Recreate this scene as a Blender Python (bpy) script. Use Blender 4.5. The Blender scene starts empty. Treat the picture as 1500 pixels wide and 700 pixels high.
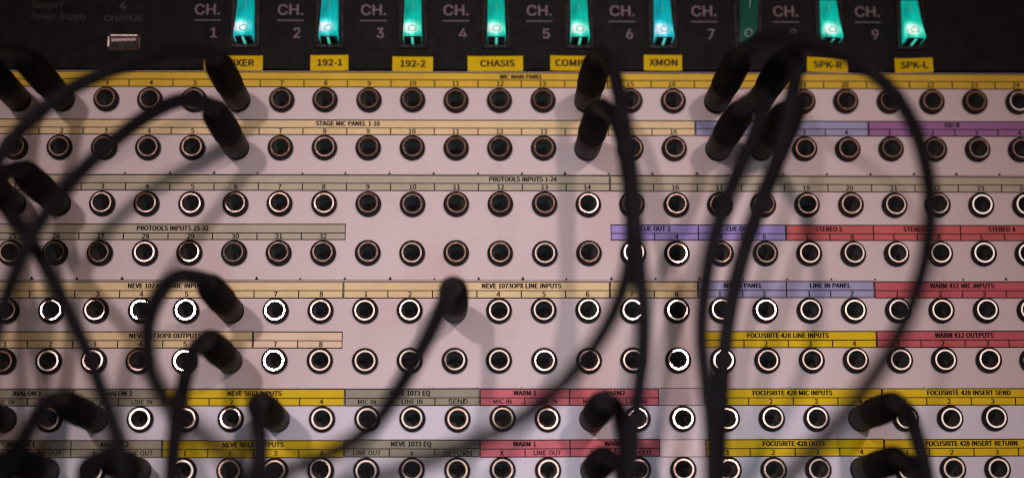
import bpy, math, random
from mathutils import Vector, Matrix, Quaternion

random.seed(7)
scene = bpy.context.scene
COL = scene.collection

# ------------------------------------------------------------------ camera
cam_data = bpy.data.cameras.new('camera')
cam = bpy.data.objects.new('camera', cam_data)
COL.objects.link(cam)
cam.location = (-0.02208, -0.71964, -0.13531)
cam.rotation_euler = [math.radians(a) for a in (101.24143, 0.25201, -1.37268)]
cam_data.sensor_width = 36.0
cam_data.lens = 62.4
cam_data.clip_start = 0.02
cam_data.clip_end = 50.0
cam_data.dof.use_dof = True
cam_data.dof.focus_distance = 0.727
cam_data.dof.aperture_fstop = 2.1
cam_data.dof.aperture_blades = 0
scene.camera = cam

# ------------------------------------------------------------------ world, lamps, exposure
world = bpy.data.worlds.new('World')
scene.world = world
world.use_nodes = True
bg = world.node_tree.nodes['Background']
bg.inputs['Color'].default_value = (0.66, 0.29, 0.18, 1)
bg.inputs['Strength'].default_value = 0.15


def spot(name, loc, target, power, color, radius, size_deg, blend):
    d = bpy.data.lights.new(name, 'SPOT')
    d.energy = power
    d.color = color
    d.shadow_soft_size = radius
    d.spot_size = math.radians(size_deg)
    d.spot_blend = blend
    o = bpy.data.objects.new(name, d)
    COL.objects.link(o)
    o.location = loc
    o.rotation_euler = (Vector(target) - Vector(loc)).to_track_quat('-Z', 'Y').to_euler()
    return o


# two studio ceiling spots well behind the photographer, left and right
spot('studio_spot_left', (-0.42, -2.00, 0.26), (-0.06, 0, -0.035), 50.0, (1.0, 0.735, 0.745), 0.036, 16.5, 1.0)
spot('studio_spot_right', (0.33, -2.00, 0.24), (0.05, 0, -0.035), 44.0, (1.0, 0.685, 0.65), 0.036, 16.5, 1.0)
# added cool fill from low in front, no lamp known; tints the lower rows
spot('added_cool_fill', (0.04, -1.00, -0.40), (0.0, 0, -0.09), 7.0, (0.50, 0.80, 1.0), 0.09, 25, 1.0)
# unseen broad soft light behind the camera, added to whiten the jack rims
ad = bpy.data.lights.new('added_soft_light', 'AREA')
ad.shape = 'RECTANGLE'
ad.size = 1.20
ad.size_y = 0.26
ad.energy = 1.0
ad.color = (1.0, 0.93, 0.92)
ao = bpy.data.objects.new('added_soft_light', ad)
COL.objects.link(ao)
ao.location = (0.12, -1.02, 0.055)
ao.rotation_euler = ((Vector((0.03, 0, -0.04)) - ao.location).to_track_quat('-Z', 'Y') @ Quaternion((0, 0, 1), math.radians(9))).to_euler()

scene.view_settings.view_transform = 'Standard'
scene.view_settings.look = 'None'
scene.view_settings.exposure = 0.0
scene.view_settings.gamma = 1.0
scene.view_settings.use_curve_mapping = False
scene.render.engine = 'CYCLES'
scene.cycles.use_denoising = True
scene.cycles.max_bounces = 6
scene.cycles.filter_width = 1.15

# ------------------------------------------------------------------ materials


def new_mat(name):
    m = bpy.data.materials.new(name)
    m.use_nodes = True
    nt = m.node_tree
    return m, nt, nt.nodes['Principled BSDF']


def coords(nt, space='Object', scale=(1, 1, 1)):
    tc = nt.nodes.new('ShaderNodeTexCoord')
    mp = nt.nodes.new('ShaderNodeMapping')
    mp.inputs['Scale'].default_value = scale
    nt.links.new(tc.outputs[space], mp.inputs['Vector'])
    return mp.outputs['Vector']


def noise(nt, vec, scale, detail=4, rough=0.55):
    n = nt.nodes.new('ShaderNodeTexNoise')
    n.inputs['Scale'].default_value = scale
    n.inputs['Detail'].default_value = detail
    n.inputs['Roughness'].default_value = rough
    nt.links.new(vec, n.inputs['Vector'])
    return n.outputs['Fac']


def ramp(nt, fac, stops):
    r = nt.nodes.new('ShaderNodeValToRGB')
    el = r.color_ramp.elements
    while len(el) < len(stops):
        el.new(0.5)
    for e, (p, c) in zip(el, stops):
        e.position = p
        e.color = (*c, 1) if len(c) == 3 else c
    nt.links.new(fac, r.inputs['Fac'])
    return r.outputs['Color']


def bump(nt, bsdf, height, strength, dist):
    b = nt.nodes.new('ShaderNodeBump')
    b.inputs['Strength'].default_value = strength
    b.inputs['Distance'].default_value = dist
    nt.links.new(height, b.inputs['Height'])
    nt.links.new(b.outputs['Normal'], bsdf.inputs['Normal'])


def sc(c, k):
    return tuple(min(1.0, v * k) for v in c)


def mottled(name, col, var=0.12, scale=60, rough=0.5, rvar=0.12, bstr=0.15, bscale=900, bdist=0.0002, spec=0.4, metallic=0.0, aniso=(1, 1, 1)):
    m, nt, b = new_mat(name)
    v = coords(nt, 'Object', aniso)
    n1 = noise(nt, v, scale, 6)
    nt.links.new(ramp(nt, n1, [(0.3, sc(col, 1 - var)), (0.7, sc(col, 1 + var))]), b.inputs['Base Color'])
    n2 = noise(nt, v, scale * 2.3, 5)
    nt.links.new(ramp(nt, n2, [(0.3, (rough - rvar,) * 3), (0.7, (rough + rvar,) * 3)]), b.inputs['Roughness'])
    b.inputs['Specular IOR Level'].default_value = spec
    b.inputs['Metallic'].default_value = metallic
    if bstr:
        bump(nt, b, noise(nt, v, bscale, 4), bstr, bdist)
    return m


def panel_material(name, lo, hi):
    """white laminated card faceplate: faint smudges, tiny dirt specks, fine tooth"""
    m, nt, b = new_mat(name)
    v = coords(nt)
    base = ramp(nt, noise(nt, v, 14, 6, 0.6), [(0.28, lo), (0.72, hi)])
    smudge = ramp(nt, noise(nt, v, 45, 8, 0.7), [(0.55, (1, 1, 1)), (0.80, (0.84, 0.80, 0.79))])
    mx = nt.nodes.new('ShaderNodeMixRGB')
    mx.blend_type = 'MULTIPLY'
    mx.inputs['Fac'].default_value = 0.8
    nt.links.new(base, mx.inputs['Color1'])
    nt.links.new(smudge, mx.inputs['Color2'])
    vo = nt.nodes.new('ShaderNodeTexVoronoi')
    vo.inputs['Scale'].default_value = 42
    nt.links.new(v, vo.inputs['Vector'])
    speck = ramp(nt, vo.outputs['Distance'], [(0.018, (0.35, 0.30, 0.28)), (0.03, (1, 1, 1))])
    mx2 = nt.nodes.new('ShaderNodeMixRGB')
    mx2.blend_type = 'MULTIPLY'
    mx2.inputs['Fac'].default_value = 0.75
    nt.links.new(mx.outputs['Color'], mx2.inputs['Color1'])
    nt.links.new(speck, mx2.inputs['Color2'])
    nt.links.new(mx2.outputs['Color'], b.inputs['Base Color'])
    nt.links.new(ramp(nt, noise(nt, v, 30, 5), [(0.3, (0.42,) * 3), (0.7, (0.6,) * 3)]), b.inputs['Roughness'])
    b.inputs['Specular IOR Level'].default_value = 0.35
    bump(nt, b, noise(nt, v, 1400, 4), 0.12, 0.0002)
    return m


def paper(name, col, rough=0.48, wrinkle=0.0, spec=0.12):
    m, nt, b = new_mat(name)
    tc = nt.nodes.new('ShaderNodeTexCoord')
    mp = nt.nodes.new('ShaderNodeMapping')
    nt.links.new(tc.outputs['Object'], mp.inputs['Vector'])
    oi = nt.nodes.new('ShaderNodeObjectInfo')
    nt.links.new(oi.outputs['Location'], mp.inputs['Location'])
    v = mp.outputs['Vector']
    c1 = ramp(nt, noise(nt, v, 55, 7, 0.65), [(0.28, sc(col, 0.84)), (0.72, sc(col, 1.08))])
    fibre_map = nt.nodes.new('ShaderNodeMapping')
    fibre_map.inputs['Scale'].default_value = (1, 1, 9)
    nt.links.new(v, fibre_map.inputs['Vector'])
    c2 = ramp(nt, noise(nt, fibre_map.outputs['Vector'], 400, 3), [(0.3, (0.90,) * 3), (0.7, (1.0,) * 3)])
    mx = nt.nodes.new('ShaderNodeMixRGB')
    mx.blend_type = 'MULTIPLY'
    mx.inputs['Fac'].default_value = 1.0
    nt.links.new(c1, mx.inputs['Color1'])
    nt.links.new(c2, mx.inputs['Color2'])
    nt.links.new(mx.outputs['Color'], b.inputs['Base Color'])
    b.inputs['Roughness'].default_value = rough
    b.inputs['Specular IOR Level'].default_value = spec
    if wrinkle:
        st = nt.nodes.new('ShaderNodeMapping')
        st.inputs['Scale'].default_value = (1.6, 1, 0.45)
        nt.links.new(v, st.inputs['Vector'])
        bump(nt, b, noise(nt, st.outputs['Vector'], 110, 2, 0.5), wrinkle * 0.6, 0.0010)
    else:
        bump(nt, b, noise(nt, v, 90, 4), 0.25, 0.0006)
    return m


M = {}
M['panel'] = panel_material('pinkish_white_faceplate', (0.67, 0.615, 0.635), (0.76, 0.70, 0.72))
M['panel_cool'] = panel_material('lilac_white_faceplate', (0.70, 0.73, 0.83), (0.78, 0.81, 0.92))
M['strip_gold'] = paper('gold_paper', (0.82, 0.60, 0.055))
M['strip_tan'] = paper('tan_paper', (0.95, 0.80, 0.45))
M['strip_tan_shiny'] = paper('tan_crinkled_film', (0.86, 0.72, 0.50), 0.34, 0.30, 0.22)
M['strip_olive'] = paper('olive_paper', (0.57, 0.56, 0.43))
M['strip_grey'] = paper('grey_green_paper', (0.38, 0.38, 0.29))
M['strip_violet'] = paper('violet_paper', (0.44, 0.39, 0.92))
M['strip_blue'] = paper('blue_grey_paper', (0.42, 0.46, 0.72))
M['strip_purple'] = paper('purple_paper', (0.42, 0.21, 0.50))
M['strip_red'] = paper('red_paper', (0.70, 0.165, 0.165))
M['strip_rose'] = paper('rose_red_paper', (0.66, 0.15, 0.18))
M['strip_pink'] = paper('pink_red_paper', (0.76, 0.20, 0.25))
M['strip_yellow'] = paper('yellow_paper', (0.88, 0.68, 0.001))
M['strip_clear'] = paper('plain_lilac_paper', (0.62, 0.56, 0.63), 0.35)
M['strip_crinkle'] = paper('crinkled_clear_tape', (0.66, 0.62, 0.68), 0.30, 0.32, 0.3)
M['tape_yellow'] = paper('yellow_label_tape', (0.80, 0.60, 0.001), 0.18, 0.16, 0.2)
M['ink'] = mottled('black_print', (0.007, 0.006, 0.006), 0.3, 300, 0.6, 0.1, 0, spec=0.15)
M['tape_ink'] = mottled('embossed_black_print', (0.015, 0.011, 0.006), 0.3, 300, 0.5, 0.1, 0, spec=0.15)
M['nut'] = mottled('black_jack_plastic', (0.010, 0.010, 0.010), 0.25, 300, 0.55, 0.1, 0.1, 1500, 0.0001, spec=0.2)
M['bore'] = mottled('jack_bore_black', (0.15, 0.155, 0.15), 0.25, 300, 0.75, 0.1, 0, spec=0.15)
M['contact'] = mottled('spring_contact_metal', (0.45, 0.40, 0.36), 0.2, 300, 0.3, 0.1, 0, metallic=1.0)
M['barrel'] = mottled('brown_black_plug_barrel', (0.028, 0.0225, 0.0205), 0.25, 160, 0.55, 0.10, 0.2, 1200, 0.0002, spec=0.12)
M['boot'] = mottled('black_rubber_boot', (0.0105, 0.0108, 0.0105), 0.25, 160, 0.78, 0.10, 0.25, 1500, 0.0002, spec=0.05)
M['cable'] = mottled('black_cable_jacket', (0.0115, 0.0120, 0.0155), 0.25, 140, 0.55, 0.10, 0.2, 1300, 0.0002, spec=0.08)
M['shaft'] = mottled('nickel_plug_shaft', (0.7, 0.66, 0.6), 0.1, 200, 0.25, 0.08, 0, metallic=1.0)
M['unit'] = mottled('black_power_unit_enamel', (0.0085, 0.0090, 0.0090), 0.25, 90, 0.65, 0.10, 0.2, 1600, 0.0003, spec=0.12)
M['bezel'] = mottled('gloss_black_bezel', (0.010, 0.010, 0.010), 0.25, 200, 0.20, 0.06, 0.05, 800, 0.0001)
M['rack'] = mottled('rack_black_steel', (0.015, 0.014, 0.014), 0.25, 60, 0.55, 0.1, 0)
M['silk'] = mottled('pale_mauve_silkscreen', (0.20, 0.155, 0.18), 0.22, 700, 0.6, 0.1, 0)
M['silk_dim'] = mottled('worn_brown_silkscreen', (0.030, 0.020, 0.019), 0.4, 500, 0.6, 0.1, 0)
M['usb_shell'] = mottled('usb_steel', (0.70, 0.58, 0.56), 0.1, 300, 0.30, 0.08, 0, metallic=1.0)
M['usb_tongue'] = mottled('usb_tongue_plastic', (0.62, 0.50, 0.49), 0.1, 300, 0.45, 0.1, 0)


def sleeve_material():
    """tarnished nickel over brass; each jack worn a little differently"""
    m, nt, b = new_mat('worn_nickel_sleeve')
    v = coords(nt)
    oi = nt.nodes.new('ShaderNodeObjectInfo')
    add = nt.nodes.new('ShaderNodeVectorMath')
    nt.links.new(v, add.inputs[0])
    nt.links.new(oi.outputs['Location'], add.inputs[1])
    n = noise(nt, add.outputs['Vector'], 240, 5, 0.65)
    mth = nt.nodes.new('ShaderNodeMath')
    mth.operation = 'MULTIPLY_ADD'
    nt.links.new(oi.outputs['Random'], mth.inputs[0])
    mth.inputs[1].default_value = 0.26
    nt.links.new(n, mth.inputs[2])
    nt.links.new(ramp(nt, mth.outputs['Value'], [(0.45, (0.82, 0.75, 0.71)), (0.80, (0.74, 0.56, 0.46)), (1.0, (0.62, 0.36, 0.22))]), b.inputs['Base Color'])
    b.inputs['Metallic'].default_value = 1.0
    nt.links.new(ramp(nt, noise(nt, add.outputs['Vector'], 500, 4), [(0.3, (0.085,) * 3), (0.7, (0.12,) * 3)]), b.inputs['Roughness'])
    bump(nt, b, noise(nt, add.outputs['Vector'], 700, 3), 0.06, 0.0001)
    return m


M['sleeve'] = sleeve_material()


def lit_lens(name, on, hue=(1, 1, 1), spot_at=(-0.0010, -0.0088, -0.0050)):
    """green rocker lens; the small lamp sits inside its lower end"""
    m, nt, b = new_mat(name)
    b.inputs['Base Color'].default_value = (0.004, 0.04, 0.028, 1) if on else (0.008, 0.055, 0.035, 1)
    b.inputs['Roughness'].default_value = 0.3
    b.inputs['Specular IOR Level'].default_value = 0.15
    v = coords(nt)
    vm = nt.nodes.new('ShaderNodeVectorMath')
    vm.operation = 'DISTANCE'
    nt.links.new(v, vm.inputs[0])
    vm.inputs[1].default_value = spot_at
    streak_map = nt.nodes.new('ShaderNodeMapping')
    streak_map.inputs['Scale'].default_value = (1, 0.3, 0.2)
    nt.links.new(v, streak_map.inputs['Vector'])
    st = noise(nt, streak_map.outputs['Vector'], 500, 4)
    if on:
        mr = nt.nodes.new('ShaderNodeMapRange')
        mr.inputs['From Min'].default_value = 0.0005
        mr.inputs['From Max'].default_value = 0.013
        nt.links.new(vm.outputs['Value'], mr.inputs['Value'])
        stops = [(p_, tuple(min(1.0, c_ * h_) for c_, h_ in zip(k_, hue))) for p_, k_ in [(0.0, (0.9, 1.0, 0.95)), (0.19, (0.70, 1.0, 0.86)), (0.28, (0.08, 0.80, 0.60)), (0.44, (0.002, 0.42, 0.32)), (0.8, (0.0, 0.30, 0.235))]]
        col = ramp(nt, mr.outputs['Result'], stops)
        mx = nt.nodes.new('ShaderNodeMixRGB')
        mx.blend_type = 'MULTIPLY'
        mx.inputs['Fac'].default_value = 0.7
        nt.links.new(col, mx.inputs['Color1'])
        nt.links.new(ramp(nt, st, [(0.32, (0.40,) * 3), (0.62, (1.1,) * 3)]), mx.inputs['Color2'])
        nt.links.new(mx.outputs['Color'], b.inputs['Emission Color'])
        b.inputs['Emission Strength'].default_value = 1.25
    else:
        b.inputs['Emission Color'].default_value = (0.01, 0.085, 0.05, 1)
        b.inputs['Emission Strength'].default_value = 0.25
    return m


M['lens_on'] = lit_lens('lit_green_lens', True)
M['lens_cyan'] = lit_lens('lit_cyan_lens', True, (1, 0.92, 1.22), (-0.0014, -0.0088, -0.0042))
M['lens_blue'] = lit_lens('lit_blue_green_lens', True, (0.9, 0.86, 1.30), (-0.0016, -0.0088, -0.0054))
M['lens_off'] = lit_lens('dim_green_lens', False)


def glow(name, col, s):
    m, nt, b = new_mat(name)
    b.inputs['Base Color'].default_value = (*sc(col, 0.3), 1)
    v = coords(nt)
    nt.links.new(ramp(nt, noise(nt, v, 300, 3), [(0.3, sc(col, 0.6)), (0.7, col)]), b.inputs['Emission Color'])
    b.inputs['Emission Strength'].default_value = s
    return m


M['leak'] = glow('lamp_light_leak', (0.10, 0.75, 0.58), 0.9)
M['lens_mark_on'] = glow('pale_lens_mark', (0.10, 0.62, 0.46), 0.6)
M['lens_mark_off'] = mottled('white_lens_mark', (0.30, 0.50, 0.44), 0.15, 600, 0.5, 0.1, 0)

# ------------------------------------------------------------------ mesh helpers (mm; x right, z up, h out of the panel = -y)


class MB:
    def __init__(self):
        self.v, self.f, self.smooth = [], [], []

    def add(self, verts, faces, smooth=False):
        k = len(self.v)
        self.v += [tuple(p) for p in verts]
        self.f += [tuple(i + k for i in f) for f in faces]
        self.smooth += [smooth] * len(faces)

    def box(self, x0, x1, z0, z1, h0, h1):
        p = [(x, -h, z) for h in (h0, h1) for z in (z0, z1) for x in (x0, x1)]
        self.add(p, [(0, 2, 3, 1), (4, 5, 7, 6), (0, 1, 5, 4), (2, 6, 7, 3), (0, 4, 6, 2), (1, 3, 7, 5)])

    def rect(self, x0, x1, z0, z1, h):
        self.add([(x0, -h, z0), (x1, -h, z0), (x1, -h, z1), (x0, -h, z1)], [(0, 1, 2, 3)])

    def poly(self, pts, h):
        self.add([(x, -h, z) for x, z in pts], [tuple(range(len(pts)))])

    def lathe(self, prof, n=28, cap_end=False):
        """profile of (radius, h) turned about the h axis"""
        vs, fs = [], []
        for r, h in prof:
            for i in range(n):
                a = 2 * math.pi * i / n
                vs.append((r * math.cos(a), -h, r * math.sin(a)))
        for j in range(len(prof) - 1):
            for i in range(n):
                a, b = j * n + i, j * n + (i + 1) % n
                fs.append((a, b, b + n, a + n))
        if cap_end:
            fs.append(tuple((len(prof) - 1) * n + i for i in range(n)))
        self.add(vs, fs, True)

    def tube(self, pts, radii, n=14):
        """swept tube through world-mm points (x, y, z)"""
        P = [Vector(p) for p in pts]
        t0 = (P[1] - P[0]).normalized()
        nrm = t0.orthogonal().normalized()
        vs, fs = [], []
        prev = t0
        for k, p in enumerate(P):
            t = (P[min(k + 1, len(P) - 1)] - P[max(k - 1, 0)]).normalized()
            nrm = prev.rotation_difference(t) @ nrm
            nrm = (nrm - t * nrm.dot(t)).normalized()
            bi = t.cross(nrm)
            prev = t
            for i in range(n):
                a = 2 * math.pi * i / n
                vs.append(p + radii[k] * (math.cos(a) * nrm + math.sin(a) * bi))
        for k in range(len(P) - 1):
            for i in range(n):
                a, b = k * n + i, k * n + (i + 1) % n
                fs.append((a, b, b + n, a + n))
        fs.append(tuple(range(n))[::-1])
        fs.append(tuple((len(P) - 1) * n + i for i in range(n)))
        self.add(vs, fs, True)

    def mesh(self, name, mat):
        me = bpy.data.meshes.new(name)
        me.from_pydata([(x * 0.001, y * 0.001, z * 0.001) for x, y, z in self.v], [], self.f)
        me.polygons.foreach_set('use_smooth', self.smooth)
        me.materials.append(mat)
        me.update()
        import bmesh
        bm = bmesh.new()
        bm.from_mesh(me)
        bmesh.ops.recalc_face_normals(bm, faces=bm.faces)
        bm.to_mesh(me)
        bm.free()
        return me

    def raw(self, name, mat):
        me = bpy.data.meshes.new(name)
        me.from_pydata([(x * 0.001, y * 0.001, z * 0.001) for x, y, z in self.v], [], self.f)
        me.materials.append(mat)
        me.update()
        return me


def put(name, me, parent=None, loc=(0, 0, 0), rot=(0, 0, 0)):
    o = bpy.data.objects.new(name, me)
    COL.objects.link(o)
    o.parent = parent
    o.location = loc
    o.rotation_euler = rot
    return o


def tag(o, label=None, cat=None, group=None, kind=None):
    if label:
        o['label'] = label
    if cat:
        o['category'] = cat
    if group:
        o['group'] = group
    if kind:
        o['kind'] = kind
    return o


# lettering: text outlines turned into flat faces, cached per string (Blender's own bundled faces, else its built-in one)
def bundled_font(fname):
    try:
        import os
        return bpy.data.fonts.load(os.path.join(bpy.utils.system_resource('DATAFILES', path='fonts'), fname))
    except Exception:
        return None


FONTS = {'print': bundled_font('Noto Sans CJK Regular.woff2'), 'sign': bundled_font('Inter.woff2')}
_txt_cache = {}


def outline(s, font):
    cu = bpy.data.curves.new('lettering', 'FONT')
    if FONTS[font]:
        cu.font = FONTS[font]
    cu.body = s
    cu.size = 10.0
    cu.space_word = 1.35
    cu.resolution_u = 3
    ob = bpy.data.objects.new('lettering', cu)
    me = bpy.data.meshes.new_from_object(ob)
    vs = [(v.co.x, v.co.y) for v in me.vertices]
    fs = [tuple(p.vertices) for p in me.polygons]
    bpy.data.meshes.remove(me)
    bpy.data.objects.remove(ob)
    bpy.data.curves.remove(cu)
    return vs, fs


def glyphs(s, font):
    """outline scaled to a cap height of 1, centred in x"""
    key = (s, font)
    if key not in _txt_cache:
        if ('H', font, 0) not in _txt_cache:
            hv, _ = outline('H', font)
            _txt_cache[('H', font, 0)] = max(v[1] for v in hv)
        cap = _txt_cache[('H', font, 0)]
        vs, fs = outline(s, font)
        xm = (max(v[0] for v in vs) + min(v[0] for v in vs)) / 2
        _txt_cache[key] = ([((x - xm) / cap, y / cap) for x, y in vs], fs)
    return _txt_cache[key]


def write(mb, s, x, z, cap, h, bold=0.0, squeeze=1.0, rot=0.0, align='c', font='print', width=None):
    """letters of cap height `cap` mm centred on (x, z); bold = extra stroke width in mm"""
    vs, fs = glyphs(s, font)
    half = max(v[0] for v in vs) * cap
    if width:
        squeeze = width / (2 * half)
    half *= squeeze
    dx = half if align == 'l' else 0.0
    c, sn = math.cos(rot), math.sin(rot)
    shifts = [(0, 0)] if not bold else [(-bold / 2, 0), (bold / 2, 0), (0, bold * 0.22), (0, -bold * 0.22)]
    for k, (ox, oz) in enumerate(shifts):
        out = []
        for a, b in vs:
            a = a * cap * squeeze + dx + ox
            b = (b - 0.5) * cap + oz
            out.append((x + a * c - b * sn, -h - 0.002 * k, z + a * sn + b * c))
        mb.add(out, fs)


# ------------------------------------------------------------------ the rack behind the panels (setting)
PITCH, ROWGAP, UNIT_H = 18.2435, 20.6181, 44.45
BAY_X = (0.0, 0.161, -0.493, 0.690)
BAY_Z = (0.0, -0.054, -0.092, 0.081)
BAY_SLOPE = (-0.0007, -0.0011, -0.0004, -0.0008)
ROW1 = 66.7


def jack_pos(row, col):
    b, k = (row - 1) // 2, (row - 1) % 2
    x = (col - 12.5) * PITCH + BAY_X[b]
    return x, ROW1 - UNIT_H * b - k * ROWGAP + BAY_Z[b] + BAY_SLOPE[b] * x


mb = MB()
mb.box(-242, 242, -112, 128, -130, -20)
mb.box(-242, -228, -112, 128, -20, -2.3)
mb.box(228, 242, -112, 128, -20, -2.3)
tag(put('rack_cabinet', mb.mesh('rack_cabinet', M['rack'])), 'black steel rack cabinet behind the panels', 'rack', kind='structure')

# ------------------------------------------------------------------ patch bays


def faceplate_mesh(mat):
    mb = MB()
    X0, X1 = -241.0, 241.0
    ztop, zbot = 12.72, -31.62
    xl, xr = -12 * PITCH, 12 * PITCH
    N = 32
    hr = 4.7
    for zc in (0.0, -ROWGAP):
        for c in range(24):
            xc = (c - 11.5) * PITCH
            ring, sq = [], []
            for i in range(N):
                a = 2 * math.pi * (i + 0.5) / N
                ca, sa = math.cos(a), math.sin(a)
                ring.append((xc + hr * ca, 0, zc + hr * sa))
                k = min(PITCH / 2 / abs(ca), 9.0 / abs(sa))
                sq.append((xc + ca * k, 0, zc + sa * k))
            fs = [(i, N + i, N + (i + 1) % N, (i + 1) % N) for i in range(N)]
            mb.add(ring + sq, fs)
            for sx in (-1, 1):       # the corner slivers between the sampled square and its corners
                for sz in (-1, 1):
                    near = sorted(sq, key=lambda p: (p[0] - xc - sx * PITCH / 2) ** 2 + (p[2] - zc - sz * 9) ** 2)[:2]
                    mb.add([near[0], near[1], (xc + sx * PITCH / 2, 0, zc + sz * 9.0)], [(0, 1, 2)])
        mb.rect(X0, xl, zc - 9, zc + 9, 0)
        mb.rect(xr, X1, zc - 9, zc + 9, 0)
    mb.rect(X0, X1, 9, ztop, 0)
    mb.rect(X0, X1, -ROWGAP + 9, -9, 0)
    mb.rect(X0, X1, zbot, -ROWGAP - 9, 0)
    # edges of the 2 mm plate
    e = [(X0, zbot), (X1, zbot), (X1, ztop), (X0, ztop)]
    for i in range(4):
        (a, b), (c, d) = e[i], e[(i + 1) % 4]
        mb.add([(a, 0, b), (c, 0, d), (c, 2, d), (a, 2, b)], [(0, 1, 2, 3)])
    me = mb.raw('faceplate', mat)
    import bmesh
    bm = bmesh.new()
    bm.from_mesh(me)
    for f in bm.faces:
        f.normal_update()
        if abs(f.normal.y) > 0.5 and f.normal.y > 0:
            f.normal_flip()
    bm.to_mesh(me)
    bm.free()
    return me


FACEPLATE = [faceplate_mesh(M['panel'])]
FACEPLATE = FACEPLATE * 3 + [faceplate_mesh(M['panel_cool'])]

mb = MB()
mb.lathe([(4.3, 0.05), (5.2, 0.05), (5.3, 0.25), (5.3, 1.7), (5.15, 2.15), (4.8, 2.4), (4.3, 2.5), (4.27, 1.6)])
NUT = mb.mesh('jack', M['nut'])
mb = MB()
mb.lathe([(4.26, -1.5), (4.26, 3.02)])
mb.lathe([(4.26, 3.02), (4.17, 3.10)])
mb.lathe([(4.17, 3.10), (3.54, 3.10)])
mb.lathe([(3.54, 3.10), (3.42, 2.98)])
mb.lathe([(3.42, 2.98), (3.40, 1.0)])
SLEEVE = mb.mesh('sleeve', M['sleeve'])
mb = MB()
mb.lathe([(3.39, 2.4), (3.36, -16.0), (0.2, -16.0)], 24, True)
BORE = mb.mesh('bore', M['bore'])
mb = MB()
mb.add([(1.0, -1.2, 0.4), (1.25, -1.0, 0.4), (1.9, -0.6, -2.2), (1.65, -0.8, -2.25), (1.0, 3, 0.4), (1.25, 3, 0.4), (1.9, 3, -2.2), (1.65, 3, -2.25)],
       [(0, 1, 2, 3), (0, 4, 5, 1), (1, 5, 6, 2), (2, 6, 7, 3), (3, 7, 4, 0)])
CONTACT = mb.mesh('contact_spring', M['contact'])

# label strips. row offsets above the jack centre: (top, middle rule, bottom)
ROWZ = {1: (12.45, 9.2, 5.7), 2: (12.3, 8.85, 5.6), 3: (12.55, 9.1, 5.7), 4: (12.4, 8.7, 5.6),
        5: (12.35, 8.6, 5.25), 6: (12.25, 8.6, 5.25), 7: (12.45, 8.75, 5.4), 8: (12.4, 8.8, 5.25)}
N_ = lambda a, b: [str(i) for i in range(a, b + 1)]
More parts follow.
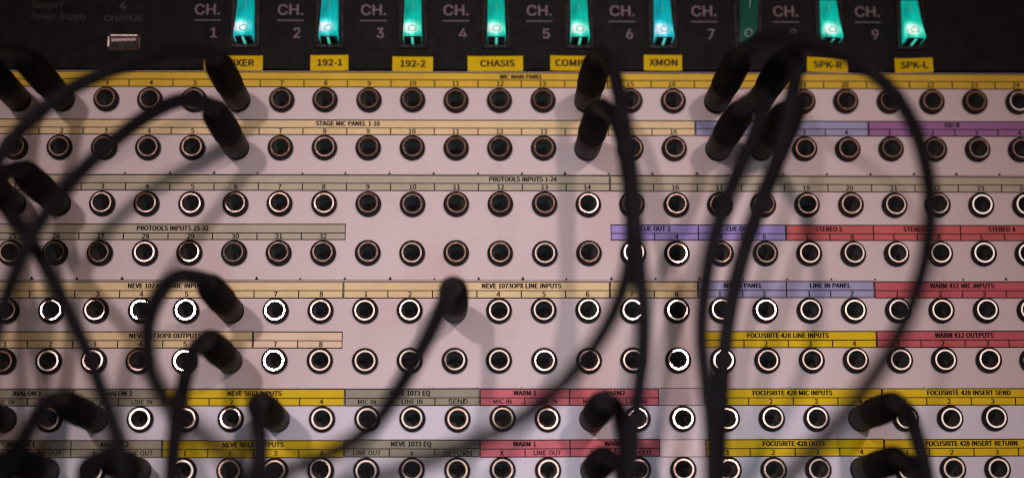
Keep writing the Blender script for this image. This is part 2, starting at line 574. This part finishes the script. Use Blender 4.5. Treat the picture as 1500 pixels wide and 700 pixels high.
# (row, first column, last column, material, [(title, title column centre)], cell texts, heading dividers after column, tilt, label)
STRIPS = [
    (1, 1, 24, 'strip_gold', [('MIC MAIN PANEL', 12.50)], N_(1, 24), [], 0, None),
    (2, 1, 16, 'strip_tan', [('STAGE MIC PANEL 1-16', 8.52)], N_(1, 16), [], 0, None),
    (2, 17, 20, 'strip_blue', [], N_(1, 4), [], 0, 'blue grey strip between the tan and purple strips'),
    (2, 21, 25, 'strip_purple', [('ISO B', 22.45)], N_(1, 5), [], 0, 'purple strip'),
    (3, 1, 14, 'strip_olive', [('PROTOOLS INPUTS 1-24', 12.52)], N_(1, 14), [], 0, None),
    (3, 15, 25, 'strip_olive', [], N_(15, 25), [], -0.0012, None),
    (4, 1, 8, 'strip_olive', [('PROTOOLS INPUTS 25-32', 4.60)], N_(25, 32), [], 0.0012, None),
    (4, 15, 18, 'strip_violet', [('CUE OUT 2', 15.52), ('CUE OUT 3', 17.48)], N_(3, 6), [16], 0, 'violet strip'),
    (4, 19, 25, 'strip_red', [('STEREO 2', 19.48), ('STEREO 3', 21.50), ('STEREO 4', 23.45)], ['L', 'R', 'L', 'R', 'L', 'R', ''], [20, 22, 24], 0, 'red strip'),
    (5, 1, 8, 'strip_tan', [('NEVE 1073OPX MIC INPUTS', 4.55)], N_(1, 8), [], 0, None),
    (5, 9, 14, 'strip_tan', [('NEVE 1073OPX LINE INPUTS', 12.51)], N_(1, 6), [], 0, None),
    (5, 15, 16, 'strip_tan', [], N_(7, 8), [], -0.003, None),
    (5, 17, 20, 'strip_blue', [('MIC IN PANEL', 17.52), ('LINE IN PANEL', 19.50)], ['1', '2', '1', '2'], [18], 0, 'blue grey strip'),
    (5, 21, 25, 'strip_rose', [('WARM 412 MIC INPUTS', 22.50)], N_(1, 5), [], 0, 'rose red strip'),
    (6, 1, 6, 'strip_tan', [('NEVE 1073OPX OUTPUTS', 4.55)], N_(1, 6), [], 0, None),
    (6, 7, 8, 'strip_tan_shiny', [], N_(7, 8), [], -0.004, 'crinkled shiny end of the tan strip'),
    (6, 17, 20, 'strip_yellow', [('FOCUSRITE 428 LINE INPUTS', 18.50)], N_(1, 4), [], 0, 'yellow strip'),
    (6, 21, 25, 'strip_rose', [('WARM 412 OUTPUTS', 22.49)], N_(1, 5), [], 0, 'rose red strip'),
    (7, 1, 4, 'strip_grey', [('AVALON 1', 1.48), ('AVALON 2', 3.48)], ['MIC IN', 'LINE IN', 'MIC IN', 'LINE IN'], [2], 0, None),
    (7, 5, 8, 'strip_yellow', [('NEVE 5012 INPUTS', 6.50)], N_(1, 4), [], 0, 'yellow strip'),
    (7, 9, 11, 'strip_grey', [('NEVE 1073 EQ', 9.95)], ['MIC IN', 'LINE IN', 'SEND'], [], 0.004, None),
    (7, 12, 15, 'strip_pink', [('WARM 1', 12.50), ('WARM2', 14.50)], ['MIC IN', 'LINE IN', 'MIC IN', 'LINE IN'], [13], 0, 'pink red strip'),
    (7, 16, 16, 'strip_clear', [], None, [], 0, 'plain unprinted strip'),
    (7, 17, 20, 'strip_yellow', [('FOCUSRITE 428 MIC INPUTS', 18.49)], N_(1, 4), [], 0, 'yellow strip'),
    (7, 21, 25, 'strip_yellow', [('FOCUSRITE 428 INSERT SEND', 22.46)], N_(1, 5), [], 0, 'yellow strip at the right end'),
    (8, 1, 4, 'strip_grey', [('AVALON 1', 1.40), ('AVALON 2', 3.45)], ['X', 'LINE OUT', 'X', 'LINE OUT'], [2], 0, None),
    (8, 5, 8, 'strip_yellow', [('NEVE 5012 OUTPUTS', 6.50)], N_(1, 4), [], 0, 'yellow strip'),
    (8, 9, 11, 'strip_grey', [('NEVE 1073 EQ', 9.98)], ['LINE OUT', 'x', 'RETURN'], [], 0, None),
    (8, 12, 15, 'strip_pink', [('WARM 1', 12.49), ('WARM2', 14.50)], ['X', 'LINE OUT', 'X', 'LINE OUT'], [13], 0.004, 'pink red strip'),
    (8, 16, 16, 'strip_crinkle', [], None, [], 0, 'crinkled unprinted tape'),
    (8, 17, 20, 'strip_yellow', [('FOCUSRITE 428 OUTS', 18.48)], N_(1, 4), [], 0.003, 'yellow strip'),
    (8, 21, 25, 'strip_yellow', [('FOCUSRITE 428 INSERT RETURN', 22.46)], N_(1, 5), [], 0.003, 'yellow strip at the right end'),
]


def build_strip(bay, row, c0, c1, mat, titles, cells, heads, tilt, label):
    top, mid, bot = ROWZ[row]
    k = (row - 1) % 2
    xa, xb = (c0 - 13) * PITCH, (c1 - 12) * PITCH
    xc = (xa + xb) / 2
    ends_left, ends_right = c0 == 1, c1 >= 24
    w0 = xa - xc + (0.06 if not ends_left else -6)
    w1 = (xb - xc - 0.06) if not ends_right else (12.9 * PITCH - xc)
    zc = (top + bot) / 2
    th = 0.22 + 0.05 * random.random()
    o = MB()
    # a subdivided sheet with a slight lift here and there
    n = max(4, int((w1 - w0) / 4))
    vs, fs = [], []
    for i in range(n + 1):
        x = w0 + (w1 - w0) * i / n
        lift = th + 0.05 * math.sin(i * 1.7 + row) * random.random()
        for (z, h) in ((bot - zc, 0.03), (bot - zc, lift), (top - zc, lift), (top - zc, 0.03)):
            vs.append((x, -h, z))
    for i in range(n):
        a, b = 4 * i, 4 * i + 4
        fs += [(a, b, b + 1, a + 1), (a + 1, b + 1, b + 2, a + 2), (a + 2, b + 2, b + 3, a + 3)]
    fs += [(0, 1, 2, 3), (4 * n + 3, 4 * n + 2, 4 * n + 1, 4 * n)]
    o.add(vs, fs)
    dz = 0.1 * random.uniform(-1, 1)
    s = put('label_strip', o.mesh('label_strip', M[mat]), bay, (xc * 0.001, 0, (zc - k * ROWGAP + dz) * 0.001), (0, -tilt, 0))
    if label:
        s['label'] = label
    if cells is None:
        r = MB()
        r.rect(w0, w1, top - zc - 0.22, top - zc, th + 0.10)
        r.rect(w0, w1, bot - zc, bot - zc + 0.22, th + 0.10)
        put('ruled_lines', r.raw('ruled_lines', M['ink']), s)
        return
    lw = 0.30
    r = MB()
    H = th + 0.10
    zt, zm, zb = top - zc, mid - zc, bot - zc
    r.rect(w0, w1, zt - lw * 1.4, zt, H)
    r.rect(w0, w1, zm - lw * 1.1, zm + lw * 0.1, H)
    r.rect(w0, w1, zb, zb + lw * 1.2, H)
    xs = [c - 12.0 for c in range(c0, min(c1, 24) + 1)]
    for i, c in enumerate(range(c0, min(c1, 24))):
        x = (c - 12) * PITCH - xc
        r.rect(x - lw * 0.75, x + lw * 0.75, zb + lw * 1.2, (zt - lw * 1.4) if c in heads else (zm - lw * 1.1), H + 0.002)
    if not ends_left:
        r.rect(w0, w0 + lw * 1.1, zb + lw * 1.2, zt - lw * 1.4, H + 0.002)
    if not ends_right:
        r.rect(w1 - lw * 1.1, w1, zb + lw * 1.2, zt - lw * 1.4, H + 0.002)
    put('ruled_lines', r.raw('ruled_lines', M['ink']), s)
    L = MB()
    for t, tc in titles:
        cap = 1.9 if row > 1 else 1.75
        zt_ = (zt + zm) / 2 + (0.0 if row > 1 else -0.25)
        write(L, t, (tc - 12.5) * PITCH - xc + 0.03 * random.uniform(-1, 1), zt_, cap, H + 0.004, bold=0.31, squeeze=0.955)
    for i, t in enumerate(cells):
        if not t or c0 + i > 24:
            continue
        word = len(t) > 2
        cap = 2.0 if not word else 1.85
        sq = 1.0 if word else 1.05
        if t in ('SEND', 'RETURN'):
            cap, sq = 2.05, 1.05
        zz = (zm + zb) / 2 + (0.05 if t not in ('RETURN',) else -0.25)
        write(L, t, (c0 + i - 12.5) * PITCH - xc + random.uniform(-0.3, 0.3), zz, cap, H + 0.004, bold=0.16 if word else 0.22, squeeze=sq, font='sign' if t in ('SEND', 'RETURN') else 'print')
    put('lettering', L.raw('lettering', M['ink']), s)


BAY_LABELS = (
    'white patch bay with gold and tan label strips, directly under the black power unit',
    'white patch bay with two olive label strips, violet and red strips at its right',
    'white patch bay with tan label strips at its left, rose red strips at right',
    'white patch bay with bright yellow and pink strips, lowest of the four',
)
bays = []
for b in range(4):
    bay = bpy.data.objects.new('patch_bay', None)
    COL.objects.link(bay)
    bay.location = (BAY_X[b] * 0.001, 0, (ROW1 - UNIT_H * b + BAY_Z[b]) * 0.001)
    bay.rotation_euler = (0, -BAY_SLOPE[b], 0)
    tag(bay, BAY_LABELS[b], 'patch bay', 'patch bays stacked in the rack')
    put('faceplate', FACEPLATE[b], bay)
    for k in range(2):
        row = 2 * b + k + 1
        loose = 2.2 if row in (4,) else 1.0
        for c in range(24):
            x = (c - 11.5) * PITCH + random.uniform(-0.12, 0.12)
            z = -k * ROWGAP + random.uniform(-0.12, 0.12)
            tilt = (math.radians(random.gauss(0, 0.75 * loose)), random.uniform(0, 6.28), math.radians(random.gauss(0, 0.75 * loose)))
            j = put('jack', NUT, bay, (x * 0.001, 0, z * 0.001), tilt)
            put('sleeve', SLEEVE, j, (random.uniform(-0.15, 0.15) * 0.001, 0, random.uniform(-0.1, 0.15) * 0.001))
            put('bore', BORE, j)
            put('contact_spring', CONTACT, j, rot=(0, random.uniform(-0.3, 0.3) - tilt[1], 0))
    if b > 0:
        t = MB()
        for c in range(0, 25):       # little printed pointers along the top edge
            x = (c - 12) * PITCH + random.uniform(-0.3, 0.3)
            s_ = random.uniform(0.7, 1.1) if b < 3 else 0.35
            t.poly([(x - 0.75 * s_, -31.62 + 0.05), (x + 0.75 * s_, -31.62 + 0.05), (x, -31.62 + 0.05 + 1.3 * s_)], 0.03)
        upper = bays[-1]
        put('printed_pointers', t.raw('printed_pointers', M['ink']), upper)
    for st in STRIPS:
        if (st[0] - 1) // 2 == b:
            build_strip(bay, *st)
    bays.append(bay)

# ------------------------------------------------------------------ power unit above the bays
unit = bpy.data.objects.new('power_unit', None)
COL.objects.link(unit)
UZ = 80.25
unit.location = (0, 0, UZ * 0.001)
tag(unit, 'black rack power unit with green rocker switches and yellow tape labels', 'power unit')
mb = MB()
mb.box(-241, 241, 0, 44.2, -30, 0)
fp = put('faceplate', mb.mesh('faceplate', M['unit']), unit)
bev = fp.modifiers.new('bevel', 'BEVEL')
bev.width = 0.0006
bev.segments = 2

SW_X = (-116.2, -80.8, -45.7, -10.5, 24.6, 60.0, 96.3, 131.0, 165.8)
CH_X = (-132.5, -97.5, -62.4, -27.5, 7.8, 43.1, 77.9, 112.8, 147.8)
SW_Z = 101.6 - UZ
for i, x in enumerate(CH_X):
    silk = MB()
    write(silk, 'CH.', x, 106.5 - UZ, 4.5, 0.05, bold=0.22, width=10.4, font='sign')
    silk.rect(x - 5.6, x + 5.6, 101.55 - UZ, 101.95 - UZ, 0.05)
    write(silk, str(i + 1), x + 2.9, 96.3 - UZ, 4.3, 0.05, bold=0.22, squeeze=0.98, font='sign')
    put('lettering', silk.raw('lettering', M['silk']), unit)
worn = MB()
write(worn, 'Surge9', -206.2, 108.2 - UZ, 2.8, 0.05, bold=0.05, width=13.0, align='l', font='sign')
write(worn, 'Power Supply', -206.2, 103.2 - UZ, 2.8, 0.05, bold=0.05, width=23.2, align='l', font='sign')
write(worn, 'CHARGE', -167.8, 102.4 - UZ, 2.6, 0.05, bold=0.12, width=15.6, font='sign')
worn.poly([(-168.6, 109.6 - UZ), (-167.2, 109.3 - UZ), (-167.9, 107.9 - UZ), (-166.2, 107.7 - UZ), (-168.4, 105.3 - UZ), (-168.0, 106.9 - UZ), (-169.6, 107.2 - UZ)], 0.05)
w = put('lettering', worn.raw('lettering', M['silk_dim']), unit)
w['label'] = 'worn brown lettering at the left end'

# rocker: side profile in (z, h); pressed in at the top when on
WID = 3.75


def rocker_meshes(on):
    lo, hi = (10.4, 1.4) if on else (1.6, 10.4)
    zb, zt = -9.7, 9.6
    prof = [(zb, 0.2), (zb, lo - 0.5), (zb + 0.5, lo)]
    n = 8
    for i in range(1, n):
        t = i / n
        z = zb + 0.5 + (zt - zb - 1.0) * t
        h = lo + (hi - lo) * t - 1.1 * math.sin(math.pi * t)
        prof.append((z, h))
    prof += [(zt - 0.5, hi), (zt, hi - 0.5), (zt, 0.2)]
    m_ = MB()
    k = len(prof)
    wid = lambda z: WID + 0.1 - 0.45 * (z - zb) / (zt - zb)
    left = [(-wid(z), -h, z) for z, h in prof]
    right = [(wid(z), -h, z) for z, h in prof]
    m_.add(left + right, [(i, i + 1, k + i + 1, k + i) for i in range(1, k - 2)])   # the rocking face
    m_.add(left + right, [tuple(range(k)), tuple(range(k, 2 * k))[::-1]])
    lens = m_.mesh('lens', M['lens_on' if on else 'lens_off'])
    e_ = MB()                                                # dark lower end wall
    e_.box(-WID + 0.5, WID - 0.5, zb - 0.35, zb - 0.02, 0.2, lo - 1.3)
    end = e_.mesh('end_wall', M['bezel'])
    l_ = MB()
    if on:
        l_.box(-0.5, 0.5, zb - 0.55, zb - 0.36, 0.4, lo - 1.0)
    leak = l_.mesh('light_leak', M['leak']) if on else None
    g = MB()
    # ring and bar marks standing a hair proud of the face

    def face_h(z):
        t = (z - zb - 0.5) / (zt - zb - 1.0)
        return lo + (hi - lo) * t - 1.1 * math.sin(math.pi * max(0, min(1, t))) + 0.06
    R0, R1, zc = 1.75, 1.35, -5.6
    for i in range(28):
        a, b_ = 2 * math.pi * i / 28, 2 * math.pi * (i + 1) / 28
        q = [(R0 * math.cos(a), zc + R0 * math.sin(a)), (R0 * math.cos(b_), zc + R0 * math.sin(b_)), (R1 * math.cos(b_), zc + R1 * math.sin(b_)), (R1 * math.cos(a), zc + R1 * math.sin(a))]
        g.add([(x, -face_h(z), z) for x, z in q], [(0, 1, 2, 3)])
    for j in range(4):
        z0, z1 = 4.0 + j * 1.0, 5.0 + j * 1.0
        g.add([(-0.22, -face_h(z0), z0), (0.22, -face_h(z0), z0), (0.22, -face_h(z1), z1), (-0.22, -face_h(z1), z1)], [(0, 1, 2, 3)])
    marks = g.raw('marks', M['lens_mark_on' if on else 'lens_mark_off'])
    return lens, end, leak, marks


SW = {True: rocker_meshes(True), False: rocker_meshes(False)}
mb = MB()
bw, bh0, bh1 = 5.9, -12.0, 12.0
mb.box(-bw, -4.5, bh0, bh1, 0.02, 1.3)
mb.box(4.5, bw, bh0, bh1, 0.02, 1.3)
mb.box(-4.5, 4.5, bh0, -10.6, 0.02, 1.3)
mb.box(-4.5, 4.5, 10.4, bh1, 0.02, 1.3)
mb.box(-4.5, 4.5, -10.6, 10.4, 0.02, 0.12)
BEZEL = mb.mesh('bezel', M['bezel'])
for i, x in enumerate(SW_X):
    on = i != 6
    lens, end, leak, marks = SW[on]
    s = put('rocker_switch', BEZEL, unit, (x * 0.001, 0, SW_Z * 0.001))
    s['label'] = 'lit green rocker switch' if on else 'unlit dim green rocker switch'
    if i in (0, 1, 5):
        lens = lens.copy()
        lens.materials[0] = M['lens_blue' if i == 5 else 'lens_cyan']
    put('lens', lens, s)
    put('end_wall', end, s)
    if leak:
        put('light_leak', leak, s)
    put('switch_marks', marks, s)

# usb charging socket
ux, uz = -167.1, 91.9 - UZ
mb = MB()
mb.box(-6.9, 6.9, -3.5, 3.5, 0.02, 0.10)
u = put('charging_port', mb.mesh('charging_port', M['bezel']), unit, (ux * 0.001, 0, uz * 0.001))
mb = MB()
mb.box(-5.6, 5.6, 2.72, 3.12, 0.1, 0.5)                      # upper lip
mb.box(-6.6, -6.15, -2.0, 2.2, 0.1, 0.45)                    # left lip
# lower and right lips roll away from the front
mb.add([(-5.6, -0.1, -2.75), (5.6, -0.1, -2.75), (5.6, -0.45, -2.8), (-5.6, -0.45, -2.8), (5.6, -0.1, -3.3), (-5.6, -0.1, -3.3)], [(0, 1, 2, 3), (3, 2, 4, 5), (0, 3, 5), (1, 4, 2)])
mb.add([(6.15, -0.1, -2.2), (6.15, -0.1, 2.2), (6.2, -0.45, 2.2), (6.2, -0.45, -2.2), (6.7, -0.1, 2.2), (6.7, -0.1, -2.2)], [(0, 1, 2, 3), (3, 2, 4, 5), (0, 3, 5), (1, 4, 2)])
put('shell', mb.mesh('shell', M['usb_shell']), u)
mb = MB()
mb.add([(-5.2, -0.3, 0.2), (5.0, -0.3, 0.75), (5.0, -0.3, 1.7), (-5.2, -0.3, 1.6), (-5.2, -0.1, 0.2), (5.0, -0.1, 0.75), (5.0, -0.1, 1.7), (-5.2, -0.1, 1.6)], [(0, 1, 2, 3), (0, 4, 5, 1), (1, 5, 6, 2), (2, 6, 7, 3), (3, 7, 4, 0)])
put('tongue', mb.mesh('tongue', M['usb_tongue']), u)

# yellow tape labels
TAPES = [('MIXER', -120.9, 82.9, 24.5, 6.4, 0.0, 2.6), ('192-1', -80.7, 83.1, 15.9, 6.7, 0.01, 0.2), ('192-2', -45.7, 82.7, 17.0, 6.3, -0.006, 0.1),
         ('CHASIS', -10.9, 82.95, 23.3, 6.5, 0.008, 0.9), ('COMP', 21.8, 83.2, 19.0, 6.5, -0.012, -1.5), ('XMON', 59.9, 83.5, 16.1, 6.8, -0.005, 0.2),
         ('SPK-R', 129.6, 82.8, 17.5, 6.4, -0.035, 0.2), ('SPK-L', 166.5, 82.7, 16.3, 6.3, 0.025, 0.2)]
for s, x, z, wd, hg, rot, tx in TAPES:
    mb = MB()
    nseg = 8
    vs, fs = [], []
    ph = random.uniform(0, 6)
    for i in range(nseg + 1):
        t = i / nseg
        xx = (t - 0.5) * wd
        curl = 0.55 * max(0, abs(t - 0.5) - 0.36) * 8 * random.uniform(0.3, 1)
        for zz, hh in ((-hg / 2, 0.02), (-hg / 2, 0.2 + curl * 0.6), (0, 0.22 + curl * 0.8), (hg / 2, 0.22 + curl), (hg / 2, 0.02)):
            vs.append((xx, -hh, zz))
    for i in range(nseg):
        a, b = 5 * i, 5 * i + 5
        fs += [(a + q, b + q, b + q + 1, a + q + 1) for q in range(4)]
    fs += [(0, 1, 2, 3, 4), tuple(5 * nseg + q for q in (4, 3, 2, 1, 0))]
    mb.add(vs, fs)
    t_ = put('tape_label', mb.mesh('tape_label', M['tape_yellow']), unit, (x * 0.001, 0, (z - UZ) * 0.001), (0, -rot, 0))
    L = MB()
    write(L, s, tx, 0.1, 2.75, 0.62, bold=0.34, squeeze=1.14)
    put('lettering', L.raw('lettering', M['tape_ink']), t_)

# ------------------------------------------------------------------ patch cables
CABLES = [
    (1, 1, [(-211.7, 64.0, 81.2), (-215.7, 50.8, 107.2), (-219.8, 27.2, 120.2), (-217.7, -10.4, 126.7)]),
    (1, 2, [(-195.3, 65.4, 81.2), (-199.0, 54.7, 107.2), (-204.3, 35.1, 126.7), (-207.5, 4.7, 133.2)]),
    (1, 6, [(-122.7, 65.0, 74.0), (-129.3, 61.6, 86.4), (-139.1, 55.8, 96.8), (-151.4, 49.0, 102.0), (-162.7, 42.4, 104.6), (-173.3, 34.5, 104.6), (-182.5, 25.0, 104.6), (-189.1, 14.5, 104.6), (-194.3, -0.8, 104.6), (-196.6, -25.3, 104.6)]),
    (2, 6, [(-123.5, 46.3, 72.0), (-129.1, 43.0, 83.8), (-138.3, 33.7, 96.8), (-148.6, 22.0, 104.6), (-159.0, 9.1, 109.8), (-166.7, -3.6, 115.0), (-173.2, -16.2, 117.6), (-177.1, -29.2, 120.2), (-179.9, -42.6, 122.8), (-182.9, -58.8, 122.8), (-184.1, -79.4, 122.8), (-184.0, -102.0, 122.8)]),
    (3, 2, [(-192.6, 21.5, 66.0), (-194.9, 16.7, 74.0), (-193.7, 8.9, 81.2), (-187.8, -0.5, 89.0), (-176.4, -13.1, 102.0), (-168.2, -25.7, 107.2), (-160.9, -38.7, 109.8), (-153.4, -52.8, 112.4), (-147.0, -67.2, 115.0), (-141.8, -81.1, 115.0), (-139.0, -94.7, 112.4), (-138.0, -110.5, 107.2)]),
    (3, 1, [(-212.5, 22.4, 70.0), (-215.1, 14.5, 81.2), (-211.4, -6.1, 94.2), (-206.8, -31.9, 100.7)]),
    (5, 6, [(-122.1, -19.8, 68.0), (-127.2, -21.6, 78.6), (-131.0, -28.4, 91.6), (-133.8, -38.5, 99.4), (-132.8, -50.1, 109.8), (-127.8, -63.0, 128.0), (-118.7, -74.6, 151.4), (-107.9, -84.0, 174.8), (-96.0, -93.0, 198.2), (-83.4, -102.7, 219.0), (-69.0, -113.2, 237.2)]),
    (6, 6, [(-120.4, -43.8, 66.0), (-121.8, -48.4, 76.0), (-123.2, -57.6, 83.8), (-124.7, -68.9, 86.4), (-126.2, -81.0, 86.4), (-127.2, -92.8, 83.8), (-127.6, -107.1, 81.2)]),
    (5, 11, [(-28.3, -24.4, 68.0), (-30.0, -28.7, 78.6), (-33.4, -39.7, 94.2), (-38.4, -51.9, 104.6), (-44.6, -65.0, 115.0), (-50.8, -76.8, 128.0), (-58.8, -86.7, 143.6), (-68.2, -93.9, 161.8), (-78.9, -99.8, 180.0), (-90.7, -105.6, 198.2)]),
    (7, 7, [(-99.5, -67.0, 66.0), (-98.6, -71.7, 75.0), (-96.7, -80.6, 81.2), (-96.4, -92.7, 81.2), (-96.3, -107.2, 81.2)]),
    (7, 3, [(-172.5, -64.4, 68.0), (-173.8, -68.0, 78.6), (-175.8, -75.8, 89.0), (-179.1, -84.2, 91.6), (-182.4, -93.2, 91.6), (-185.8, -104.9, 89.0)]),
    (7, 1, [(-208.0, -68.0, 68.0), (-209.6, -72.8, 78.6), (-208.6, -85.4, 83.8), (-207.5, -104.5, 83.8)]),
    (8, 2, [(-191.6, -87.2, 68.0), (-193.5, -90.7, 76.0), (-193.5, -97.8, 81.2), (-193.6, -109.2, 81.2)]),
    (8, 4, [(-157.6, -87.0, 68.0), (-158.8, -90.3, 76.0), (-158.8, -97.4, 81.2), (-158.8, -109.4, 81.2)]),
    (1, 14, [(29.3, 67.2, 70.0), (31.0, 56.6, 86.4), (32.7, 41.8, 96.8), (34.2, 24.4, 104.6), (35.6, 7.6, 109.8), (36.5, -9.7, 112.4), (37.7, -26.7, 112.4), (38.4, -39.9, 112.4), (38.4, -52.7, 109.8), (37.2, -64.2, 107.2), (35.8, -75.8, 104.6), (34.7, -87.4, 102.0), (33.7, -101.4, 99.4)]),
    (2, 14, [(30.0, 45.6, 70.0), (32.4, 35.5, 83.8), (34.1, 20.8, 96.8), (35.1, 4.3, 104.6), (34.8, -12.1, 112.4), (32.9, -25.7, 120.2), (29.0, -37.9, 128.0), (22.5, -51.1, 138.4), (13.6, -63.7, 148.8), (2.4, -75.6, 160.5), (-10.8, -85.6, 172.2), (-27.5, -93.9, 182.6), (-45.5, -101.3, 193.0), (-62.6, -107.8, 203.4)]),
    (1, 17, [(85.0, 68.9, 72.0), (87.4, 66.2, 89.0), (94.4, 62.1, 102.0), (105.2, 57.1, 109.8), (116.8, 48.9, 115.0), (126.8, 37.7, 118.9), (133.2, 23.8, 122.8), (135.6, 7.6, 128.0), (134.5, -9.5, 134.5), (129.8, -27.4, 142.3), (121.5, -45.2, 152.7), (110.4, -62.3, 164.4), (97.2, -77.8, 177.4), (82.5, -92.4, 190.4), (67.5, -107.2, 203.4)]),
    (2, 17, [(84.9, 47.3, 72.0), (85.6, 44.9, 86.4), (85.0, 37.3, 96.8), (81.0, 26.1, 102.0), (73.9, 11.7, 107.2), (67.4, -3.6, 112.4), (62.5, -18.7, 115.0), (59.2, -33.6, 117.6), (57.5, -49.4, 120.2), (58.3, -63.5, 120.2), (60.0, -77.1, 117.6), (60.6, -90.8, 115.0), (60.8, -106.8, 112.4)]),
    (1, 18, [(100.7, 66.8, 72.0), (99.9, 61.3, 86.4), (97.7, 50.2, 96.8), (94.3, 37.9, 102.0), (88.0, 15.6, 104.0), (81.3, 0.4, 109.1), (75.3, -14.4, 111.8), (70.8, -29.0, 111.8), (67.6, -43.4, 111.8), (65.7, -57.7, 111.8), (64.8, -71.6, 109.1), (64.0, -87.9, 106.5), (63.6, -106.4, 104.0)]),
    (2, 18, [(102.9, 47.4, 70.0), (101.2, 41.1, 81.2), (95.9, 29.4, 91.6), (90.0, 17.3, 96.8), (83.2, 2.0, 102.0), (77.2, -13.0, 104.6), (72.7, -27.7, 104.6), (69.3, -42.3, 104.6), (67.5, -56.8, 104.6), (66.5, -70.9, 102.0), (65.7, -87.3, 99.4), (65.3, -106.1, 96.8)]),
    (7, 20, [(137.7, -68.0, 68.0), (138.6, -72.3, 76.0), (139.6, -81.2, 81.2), (141.8, -91.0, 81.2), (143.6, -105.6, 81.2)]),
    (8, 20, [(137.7, -88.0, 68.0), (138.9, -91.6, 76.0), (140.1, -98.6, 78.6), (141.0, -110.3, 78.6)]),
    (7, 14, [(29.5, -66.0, 66.0), (31.7, -69.0, 75.0), (33.0, -76.5, 81.2), (34.4, -86.3, 81.2), (34.6, -100.4, 81.2)]),
    (8, 14, [(29.6, -86.9, 66.0), (32.2, -89.7, 74.0), (33.4, -96.6, 78.6), (34.2, -109.9, 78.6)]),
]
CABLE_LABELS = [
    'black patch cable plugged into jack 1 of the top row, at the left edge',
    'black patch cable plugged into jack 2 of the top row, next to the left edge',
    'black patch cable from mic main jack 6, arching left over the power unit',
    'black patch cable from stage mic jack 6, sweeping down to the left edge',
    'black patch cable from olive jack 2, running down right across the tan strips',
    'black patch cable in olive jack 1, cut off by the left edge',
    'black patch cable from upper tan jack 6, curling left in a round loop',
    'black patch cable from lower tan jack 6, dropping straight to the bottom edge',
    'black patch cable with lone plug at centre, slanting down left across the grey strip',
    'black patch cable from yellow inputs jack 3, hanging straight down',
    'black patch cable from the second grey mic in jack, bending down left',
    'black patch cable plug cut off at the left edge beside the grey label strip',
    'black patch cable plug in the lowest row at the lower left corner',
    'black patch cable plug in the lowest row beside the left yellow strip',
    'black patch cable from mic main jack 14, hanging nearly straight down right of centre',
    'black patch cable from stage mic jack 14, crossing down left in a long blurred sweep',
    'black patch cable from top row jack 17, making the widest loop through the right half',
    'black patch cable from second row jack 17, leftmost strand of the right bundle',
    'black patch cable from top row jack 18, middle strand of the right bundle',
    'black patch cable from second row jack 18, rightmost strand of the right bundle',
    'black patch cable from yellow mic inputs jack 4, falling to the bottom edge at right',
    'black patch cable plug in the lowest row under the yellow outs strip',
    'black patch cable with upper plug of the two on the pink strips',
    'black patch cable with lower plug of the two on the pink strips',
]


def catmull(pts, per=10):
    P = [Vector(p) for p in pts]
    P = [P[0] * 2 - P[1]] + P + [P[-1] * 2 - P[-2]]
    out = []
    for i in range(1, len(P) - 2):
        a, b, c, d = P[i - 1], P[i], P[i + 1], P[i + 2]
        # centripetal-like damping of overshoot through chord scaled tangents
        for k in range(per):
            t = k / per
            out.append(0.5 * ((2 * b) + (c - a) * t + (2 * a - 5 * b + 4 * c - d) * t * t + (3 * b - 3 * c + d - a) * t ** 3))
    out.append(P[-2])
    return out


mb = MB()
mb.lathe([(4.6, 3.2), (5.15, 3.35), (5.35, 4.0), (5.35, 24.0), (5.2, 24.6), (5.05, 25.0)], 32)
BARREL = mb.mesh('barrel', M['barrel'])
mb = MB()
mb.lathe([(5.0, 24.6), (5.55, 25.0), (5.75, 26.0), (5.8, 34), (5.75, 46), (5.6, 52), (5.1, 56.2), (4.3, 59.4), (3.6, 61.2), (2.9, 61.8)], 32, True)
BOOT = mb.mesh('boot', M['boot'])
mb = MB()
mb.lathe([(3.15, 3.4), (3.15, -9.0), (2.6, -9.8), (2.6, -10.6), (3.0, -11.4), (2.0, -13.2), (0.4, -14.0)], 20, True)
SHAFT = mb.mesh('shaft', M['shaft'])

for (row, col, path), label in zip(CABLES, CABLE_LABELS):
    jx, jz = jack_pos(row, col)
    base = Vector((jx, 0.0, jz))
    pts = [Vector((x, -h, z)) for x, z, h in path]
    # the plug sits almost square to the panel, pulled a touch by its cable
    pull = Vector((pts[0].x - jx, 0, pts[0].z - jz)) * 0.25
    axis = (Vector((0, -60, 0)) + Vector((max(-1.6, min(1.6, pull.x)), 0, max(-1.6, min(1.6, pull.z))))).normalized()
    root = bpy.data.objects.new('patch_cable', None)
    COL.objects.link(root)
    root.location = base * 0.001
    tag(root, label, 'patch cable', 'black patch cables')
    q = Vector((0, -1, 0)).rotation_difference(axis)
    for nm, me in (('barrel', BARREL), ('boot', BOOT), ('shaft', SHAFT)):
        o = put(nm, me, root)
        o.rotation_mode = 'QUATERNION'
        o.rotation_quaternion = q
    # cord: leaves the boot along its axis, then follows the hang
    start = [base + axis * 52, base + axis * 60]
    first = base + axis * 64
    # re-seat the first path point just beyond the boot so that the bend is smooth
    pts[0] = first.lerp(pts[0], 0.5)
    last, prev = pts[-1], pts[-2]
    d = (last - prev).normalized()
    drop = Vector((0, 0, -1))
    tail = []
    p = last
    for k in range(5):
        d = (d * 0.6 + drop * 0.4).normalized()
        p = p + d * 30
        tail.append(p)
    line = catmull(start + pts + tail, 9)
    rad = []
    for i, pp in enumerate(line):
        rad.append(2.95)
    # short moulded strain relief thickening where it leaves the boot
    for i in range(min(26, len(line))):
        rad[i] = 2.95 + 0.9 * max(0.0, 1 - i / 22.0)
    mb = MB()
    mb.tube([v - base for v in line], rad, 16)
    put('cord', mb.mesh('cord', M['cable']), root)
